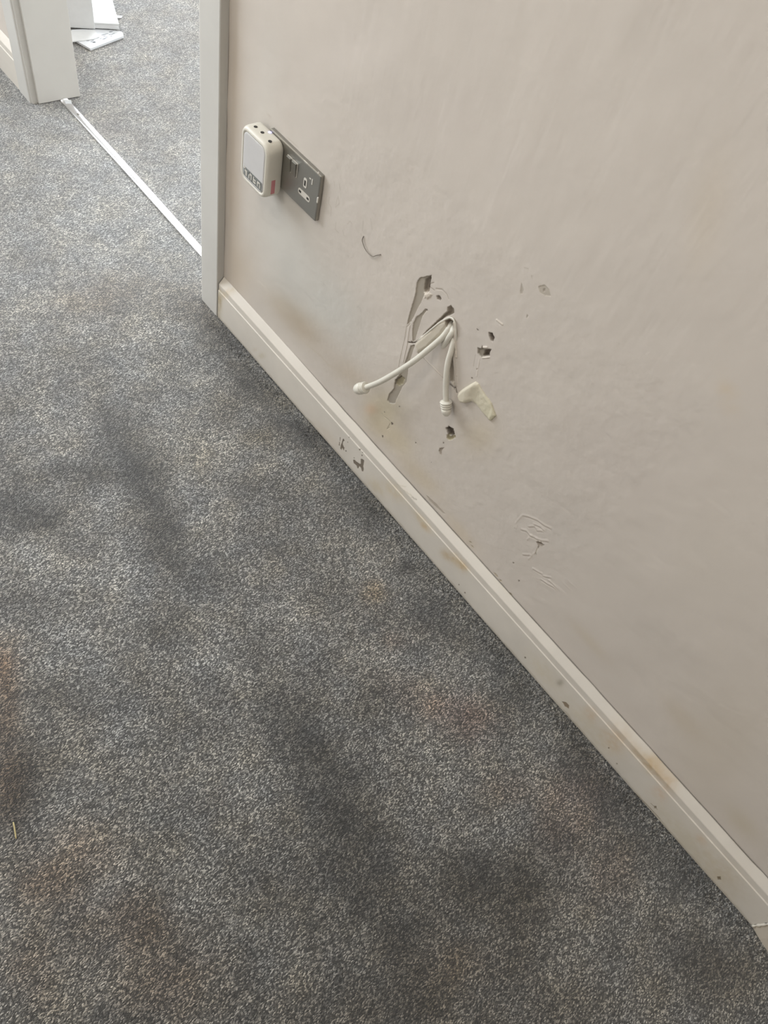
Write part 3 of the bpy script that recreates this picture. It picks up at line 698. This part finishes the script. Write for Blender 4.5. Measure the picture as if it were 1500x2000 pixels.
# rocker switches, a pair in the middle of the plate
cy_, cz_ = zp(870, 740)
for k, dy in enumerate((0.0, 0.0155)):
    a0 = cy_-0.0150+dy; 
    fr = loft('switch_surround', [(FX+0.0003, rrect(a0-0.0010, a0+0.0138, cz_-0.0130, cz_+0.0130, 0.0015, 3)), (FX-0.0008, rrect(a0-0.0010, a0+0.0138, cz_-0.0130, cz_+0.0130, 0.0015, 3))], M_insert, sock)
    rk = loft('rocker_switch', [(FX-0.0005, rrect(a0, a0+0.0128, cz_-0.0120, cz_+0.0120, 0.001, 3)), (FX-0.0024, rrect(a0+0.0003, a0+0.0125, cz_-0.0117, cz_+0.0117, 0.001, 3))], M_rocker, sock)
    ylo, yhi = a0, a0+0.0128
    for v in rk.data.vertices:
        if v.co.x < FX-0.001: v.co.x -= 0.0022*(v.co.z-cz_+0.012)/0.024
# earth pin insert
ey, ez = zp(1076, 1005)
loft('earth_insert', [(FX+0.0003, rrect(ey-0.0045, ey+0.0045, ez-0.0085, ez+0.0085, 0.003, 4)), (FX-0.0006, rrect(ey-0.0045, ey+0.0045, ez-0.0085, ez+0.0085, 0.003, 4))], M_insert, sock)
loft('earth_slot', [(FX, rrect(ey-0.0021, ey+0.0021, ez-0.0052, ez+0.0048, 0.0006, 2)), (FX-0.0008, rrect(ey-0.0021, ey+0.0021, ez-0.0052, ez+0.0048, 0.0006, 2))], M_hole, sock)
# live and neutral insert
(ly, lz), (ny, nz_) = zp(1000, 1135), zp(1115, 1245)
my, mz = (ly+ny)/2, (lz+nz_)/2
loft('pin_insert', [(FX+0.0003, rrect(my-0.0165, my+0.0165, mz-0.0052, mz+0.0052, 0.004, 5)), (FX-0.0006, rrect(my-0.0165, my+0.0165, mz-0.0052, mz+0.0052, 0.004, 5))], M_insert, sock)
for s in (-1, 1):
    loft('pin_slot', [(FX, rrect(my+s*0.0111-0.0031, my+s*0.0111+0.0031, mz-0.0020, mz+0.0020, 0.0005, 2)), (FX-0.0008, rrect(my+s*0.0111-0.0031, my+s*0.0111+0.0031, mz-0.0020, mz+0.0020, 0.0005, 2))], M_hole, sock)
# small white corner mark beside the earth insert
q0 = zp(1185, 990)
loft('corner_mark', [(FX+0.0003, rrect(q0[0]-0.0012, q0[0]+0.0012, q0[1]-0.0050, q0[1]+0.0050, 0.0006, 2)), (FX-0.0007, rrect(q0[0]-0.0012, q0[0]+0.0012, q0[1]-0.0050, q0[1]+0.0050, 0.0006, 2))], M_insert, sock)
q1 = zp(1150, 935)
loft('corner_mark', [(FX+0.0003, rrect(q1[0]-0.0030, q1[0]+0.0012, q1[1]-0.0008, q1[1]+0.0008, 0.0004, 2)), (FX-0.0007, rrect(q1[0]-0.0030, q1[0]+0.0012, q1[1]-0.0008, q1[1]+0.0008, 0.0004, 2))], M_insert, sock)
# paint smears on the plate rim
for (a, b), w, h in ((zp(1262, 1270), 0.0016, 0.006), (zp(1080, 690), 0.006, 0.0016), (zp(1275, 850), 0.0016, 0.0016)):
    loft('paint_smear', [(FX+0.0008, rrect(a-w, a+w, b-h, b+h, min(w, h)*0.9, 4)), (FX-0.0005, rrect(a-w*.8, a+w*.8, b-h*.8, b+h*.8, min(w, h)*0.7, 4))], M_insert, sock)
tag(sock, 'dull steel double wall socket with a paint-smeared rim near the door casing', 'wall socket')

# ------------------------------------------------------------------ plug-in adapter
AY0, AY1, AZ0, AZ1 = 0.8700, 0.9500, 0.4310, 0.5330
XB, XF = -0.0086, -0.0420
ad = empty('plug_in_adapter', (XB, (AY0+AY1)/2, AZ0))
def ar(d, r, dx=0): return rrect(AY0+d, AY1-d, AZ0+d, AZ1-d, r, 8)
loft('body', [(XB, ar(0.0020, 0.014)), (XB-0.002, ar(0.0006, 0.015)), (XB-0.006, ar(0.0, 0.0155)), (XF+0.008, ar(0.0, 0.0165)), (XF+0.004, ar(0.0006, 0.017)), (XF+0.0012, ar(0.0022, 0.016)),
              (XF, ar(0.0045, 0.014)), (XF+0.0002, ar(0.0066, 0.0125)), (XF+0.0022, ar(0.0078, 0.012))], M_cream, ad, smooth=True)
fpn = loft('front_panel', [(XF+0.0032, ar(0.0086, 0.0112)), (XF+0.0008, ar(0.0086, 0.0112)), (XF+0.0002, ar(0.0094, 0.0106)), (XF+0.0002, ar(0.0120, 0.0090))], M_panel, ad, smooth=True)
# raised rim of the panel's upper part
# dark printed band with pale symbols at the foot of the panel
by0, by1, bz0 = AY0+0.0105, AY1-0.0120, AZ0+0.0130
band = loft('printed_band', [(XF+0.0002, rrect(by0, by1, bz0, bz0+0.0165, 0.002, 3)), (XF-0.00025, rrect(by0, by1, bz0, bz0+0.0165, 0.002, 3))], M_greymark, ad)
def quad_strip(y0, y1, z0, z1): 
    return loft('symbol', [(XF-0.0002, rrect(y0, y1, z0, z1, 0.0003, 1)), (XF-0.00045, rrect(y0, y1, z0, z1, 0.0003, 1))], M_insert)
W_ = (by1-by0)
bm = bmesh.new()
for f0, f1, q0_, q1_ in [(.08,.20,.55,.72),(.14,.20,.15,.55),(.02,.10,.82,1.0),(.30,.34,.15,.8),(.30,.46,.62,.80),(.42,.46,.2,.6),(.54,.58,.2,.85),(.58,.68,.2,.36),(.58,.68,.5,.64),(.76,.80,.2,.8),(.80,.90,.64,.80),(.88,.92,.2,.6)]:
    add_box(bm, XF-0.0008, XF-0.0001, by1-f1*W_, by1-f0*W_, bz0+0.0165*q0_, bz0+0.0165*q1_)
sy = bm_obj('symbols', bm, M_insert); adopt(ad, sy)
sy.parent = band; sy.matrix_parent_inverse = Matrix.Identity(4)
# round sockets in its top face
for px, py in ((499.3, 247.6), (512.5, 258.8), (527.4, 275.8)):
    p = at(px, py, 2, AZ1+0.0001)
    yy = min(max(p[1], AY0+0.013), AY1-0.010)
    bm = bmesh.new(); bmesh.ops.create_cone(bm, cap_ends=True, segments=20, radius1=0.0033, radius2=0.0033, depth=0.0012)
    bmesh.ops.translate(bm, vec=(p[0], yy, AZ1-0.0002), verts=bm.verts); h_ = bm_obj('port', bm, M_hole); adopt(ad, h_)
p = at(529, 256.5, 2, AZ1)
bm = bmesh.new(); bmesh.ops.create_uvsphere(bm, u_segments=14, v_segments=8, radius=0.0034)
bmesh.ops.scale(bm, vec=(1, 1, 0.3), verts=bm.verts); bmesh.ops.translate(bm, vec=(min(p[0], -0.0135), p[1]-0.002, AZ1), verts=bm.verts)
ld = bm_obj('indicator_light', bm, M_led, None, True); adopt(ad, ld); ld['label'] = 'glowing pale blue light'
# faded red sticker on its right side
p0 = at(529, 343, 1, AY0); p1 = at(536, 374, 1, AY0)
stk = box('sticker', XF+0.012, XF+0.020, AY0-0.0003, AY0+0.0002, AZ0+0.012, AZ0+0.038, M_red); adopt(ad, stk); stk['label'] = 'faded pink-red sticker'
tag(ad, 'white rounded plug-in unit with a small blue light, plugged into the steel socket', 'plug-in adapter')

# ------------------------------------------------------------------ loose cables with ribbed end caps
def cable(name, pts, r, cap_dir_len, caprad, label, rings=2, tip=None, taper=0.0):
    root_loc = at(*pts[0][:2], 0, pts[0][2]); root = empty(name, root_loc)
    P = catmull([at(a, b, 0, x) for a, b, x in pts], 12)
    V, Fc = sweep(P, [r]*len(P), 20); o = mesh_obj('sheath', V, Fc, M_cable, smooth=True); adopt(root, o)
    T = P[-1]-P[-3]; T /= np.linalg.norm(T)
    L = cap_dir_len
    if tip is not None:
        T = at(tip[0], tip[1], 0, tip[2])-P[-1]; L = np.linalg.norm(T); T /= L
    prof_ = [(-0.05, r*1.02), (0.0, caprad*0.80)]
    t = 0.0
    for k in range(rings):
        prof_ += [(t+0.01, caprad*0.95), (t+0.05, caprad*1.0), (t+0.10, caprad*0.97), (t+0.115, caprad*0.80), (t+0.145, caprad*0.80)]; t += 0.155
    prof_ += [(t, caprad*0.94), (t+0.15, caprad*1.0), (t+(1-t)*0.45, caprad*0.98), (t+(1-t)*0.72, caprad*0.82), (t+(1-t)*0.9, caprad*0.55), (0.985, caprad*0.28), (1.0, caprad*0.04)]
    prof_.sort(key=lambda q: q[0])
    V, Fc = sweep([P[-1]-T*0.001+T*L*a for a, _ in prof_], [b*(1-taper*max(a, 0)) for a, b in prof_], 28)
    c = mesh_obj('end_cap', V, Fc, M_cream, smooth=True); adopt(root, c); c['label'] = 'ribbed white end cap'
    tag(root, label, 'cable', 'loose cables out of the wall hole')
    return root
def zc(zx, zy, x): return (640+zx/4.054, 520+zy/4.054, x)
cable('loose_cable', [zc(986,436,0.012), zc(968,482,0.002), zc(915,556,-0.005), zc(850,615,-0.010), zc(775,678,-0.017), zc(695,742,-0.023), zc(600,806,-0.029), zc(500,868,-0.035), zc(400,922,-0.039), zc(300,960,-0.041)],
      0.0049, 0.025, 0.0110, 'cream cable curving out to the left from the wall hole', tip=zc(212,978,-0.047))
cable('loose_cable', [zc(1006,500,0.010), zc(1000,580,0.001), zc(980,665,-0.004), zc(954,755,-0.008), zc(940,860,-0.010), zc(935,980,-0.011), zc(937,1075,-0.012)],
      0.0047, 0.027, 0.0106, 'cream cable hanging straight down the wall under the hole', rings=3, taper=0.30)
# painted-over short stubs
def stub(label, pts, r):
    P = catmull([at(a, b, 0, x) for a, b, x in pts], 12); n = len(P)
    rr = [r*(1 if i < n*0.75 else math.sqrt(max(0.02, 1-((i-n*0.75)/(n*0.25))**2))) for i in range(n)]
    V, Fc = sweep(P, rr, 16); o = mesh_obj('cable_stub', V, Fc, M_cable, smooth=True)
    tag(o, label, 'cable', 'loose cables out of the wall hole')
stub('short painted cable stub between the two longer cables', [zc(1000,462,0.009), zc(988,520,-0.001), zc(960,565,-0.003), zc(930,612,-0.001), zc(905,655,0.0035)], 0.0047)
stub('thin painted cable arching over the other cables at the hole', [zc(1018,640,0.002), zc(1018,540,-0.002), zc(1008,450,-0.004), zc(975,408,-0.003), zc(905,435,-0.003), zc(820,500,-0.003), zc(745,565,-0.001), zc(700,602,0.002)], 0.0014)

# ------------------------------------------------------------------ lump of filler stuck to the wall
def foam():
    O = z7([(65,1012),(72,990),(95,970),(140,942),(185,918),(208,932),(250,1005),(300,1075),(328,1150),(335,1168),(300,1205),(285,1200),(240,1150),(190,1085),(160,1062),(120,1075),(90,1068),(72,1042)])
    ys = [p[0] for p in O]; zs = [p[1] for p in O]; st_ = 0.0008
    Y, Z = np.meshgrid(np.arange(min(ys)-.002, max(ys)+.002, st_), np.arange(min(zs)-.002, max(zs)+.002, st_), indexing='ij')
    d = sdpoly(Y, Z, O); hd = z7([(125,995)])[0]; tl = z7([(305,1160)])[0]
    ex, ez_ = tl[0]-hd[0], tl[1]-hd[1]
    t = np.clip(((Y-hd[0])*ex+(Z-hd[1])*ez_)/(ex*ex+ez_*ez_), 0, 1)
    top = 0.0060*(1-sstep(0.0, 0.42, t))+0.0024+0.0012*sstep(0.9, 1.0, t)
    e = np.clip(-d/0.006, 0, 1); H = top*np.sqrt(1-(1-e)**2)+(fbm(Y, Z, 200, 8, 3)-0.5)*0.0008*e
    H = np.where(d > 0, -0.0025, H); idx = np.arange(Y.size).reshape(Y.shape)
    keep = d < st_*1.2; Fc = []
    for i in range(Y.shape[0]-1):
        for k in range(Y.shape[1]-1):
            if keep[i, k] and keep[i+1, k] and keep[i+1, k+1] and keep[i, k+1]:
                Fc.append((idx[i, k], idx[i, k+1], idx[i+1, k+1], idx[i+1, k]))
    o = mesh_obj('filler_lump', np.stack([-H, Y, Z], -1).reshape(-1, 3), Fc, M_foam, smooth=True)
    u = t.ravel()[:, None]; col = np.array([1.06, 1.04, .99])*(1-u)+np.array([.96, .95, .84])*u
    a_ = o.data.attributes.new('paint', 'FLOAT_COLOR', 'POINT')
    a_.data.foreach_set('color', np.concatenate([col, np.ones((len(u), 1))], 1).astype(np.float32).ravel())
    bm = bmesh.new(); bm.from_mesh(o.data); bmesh.ops.delete(bm, geom=[v for v in bm.verts if not v.link_faces], context='VERTS'); bm.to_mesh(o.data); bm.free()
    return o
tag(foam(), 'cream lump of dried filler stuck to the wall right of the hanging cable', 'filler')

# ------------------------------------------------------------------ bent wire on the wall, straw on the carpet
P = catmull([at(a, b, 0, x) for a, b, x in [(710,461,-0.0006),(707.5,470,-0.002),(712,484,-0.003),(718,493,-0.003),(727,500.5,-0.003),(736,498.5,-0.002),(743.5,497,-0.0008)]], 8)
V_, F_ = sweep(P, [0.0007]*len(P), 8); o = mesh_obj('bent_wire', V_, F_, M_wire, smooth=True)
tag(o, 'thin dark bent wire on the wall between socket and cable hole', 'wire')
a, b = at(26, 1606, 2, 0.004), at(31.5, 1638, 2, 0.0035)
P = catmull([a, (a*0.6+b*0.4)+np.array([0.0004, 0, 0.0008]), b], 6)
V_, F_ = sweep(P, [0.0009, 0.0010]+[0.0011]*(len(P)-4)+[0.0010, 0.0009], 8); o = mesh_obj('straw', V_, F_, M_straw, smooth=True)
tag(o, 'short yellow bit of straw lying on the carpet', 'straw')

# ------------------------------------------------------------------ things on the carpet of the other room
def sheet(name, pix, z, th, label, cat, mat=M_paper, curl=0.0):
    P = [fp(a, b, z) for a, b in pix]; n = len(P)
    V = [(x, y, z) for x, y in P]+[(x, y, z+th) for x, y in P]
    Fc = [tuple(range(n-1, -1, -1)), tuple(range(n, 2*n))]+[(i, (i+1) % n, (i+1) % n+n, i+n) for i in range(n)]
    o = mesh_obj(name, V, Fc, mat)
    bm = bmesh.new(); bm.from_mesh(o.data); bmesh.ops.recalc_face_normals(bm, faces=bm.faces); bm.to_mesh(o.data); bm.free()
    return tag(o, label, cat)
bk = sheet('leaflet', [(150,84),(177,99),(242,74),(239,66),(193,59),(140,62)], 0.002, 0.006, 'printed white leaflet lying flat on the far carpet', 'leaflet')
bm = bmesh.new()
random.seed(3)
for k in range(26):                                   # rows of small grey print along the fold
    t = random.random(); s2 = random.random()
    x_, y_ = fp(168+56*t, 86-20*t-10*s2+3, 0.0082)
    add_box(bm, x_-0.004*random.random()-0.0015, x_+0.004*random.random()+0.0015, y_-0.0012, y_+0.0012, 0.0079, 0.0083)
ink = bm_obj('print', bm, M_ink, bk)
sheet('loose_sheet', [(136,61),(184,59.5),(190,66),(194,73),(180,78),(138,83)], 0.0085, 0.0025, 'small pale sheet lying on top of the printed leaflet', 'sheet of paper', M_card)
# upright white carton: front face towards the doorway
c0 = np.array(fp(128, 53.5, 0.011)); c1 = np.array(fp(186, 57, 0.011)); dr = (c1-c0)/np.linalg.norm(c1-c0); nr = np.array([-dr[1], dr[0]])
def slab(name, p0, p1, depth, z0, z1, mat, parent=None, bev=0.0015):
    p0 = np.array(p0); p1 = np.array(p1); d = (p1-p0)/np.linalg.norm(p1-p0); n = np.array([-d[1], d[0]])
    bm = bmesh.new(); L = np.linalg.norm(p1-p0); add_box(bm, 0, L, 0, depth, z0, z1, bev)
    for v in bm.verts:
        q = p0+d*v.co.x+n*v.co.y; v.co = Vector((q[0], q[1], v.co.z))
    return bm_obj(name, bm, mat, parent)
ct = slab('white_carton', c0, c1, 0.05, 0.011, 0.30, M_card)
tag(ct, 'white upright carton standing by the leaflets beyond the doorway', 'carton')
# flat white box behind, its lid lit by the window
d0 = np.array(fp(180, 56.8, 0.011)); d1 = np.array(fp(233, 59.5, 0.011))
fb = slab('flat_box', d0+nr*0.004, d1+nr*0.004, 0.30, 0.0115, 0.024, M_card)
tag(fb, 'flat white box lying behind the upright carton with a brightly lit top', 'box')
ld_ = slab('lid', d0+nr*0.003-dr*0.001, d1+nr*0.003+dr*0.001, 0.302, 0.024, 0.029, M_card, fb)
sheet('glint_patch', [(227,31),(239,32),(237,36),(225,36)], 0.001, 0.002, 'tiny white piece added as a sun glint on the far carpet', 'sun glint')  # small pale piece laid down in place of a sun glint
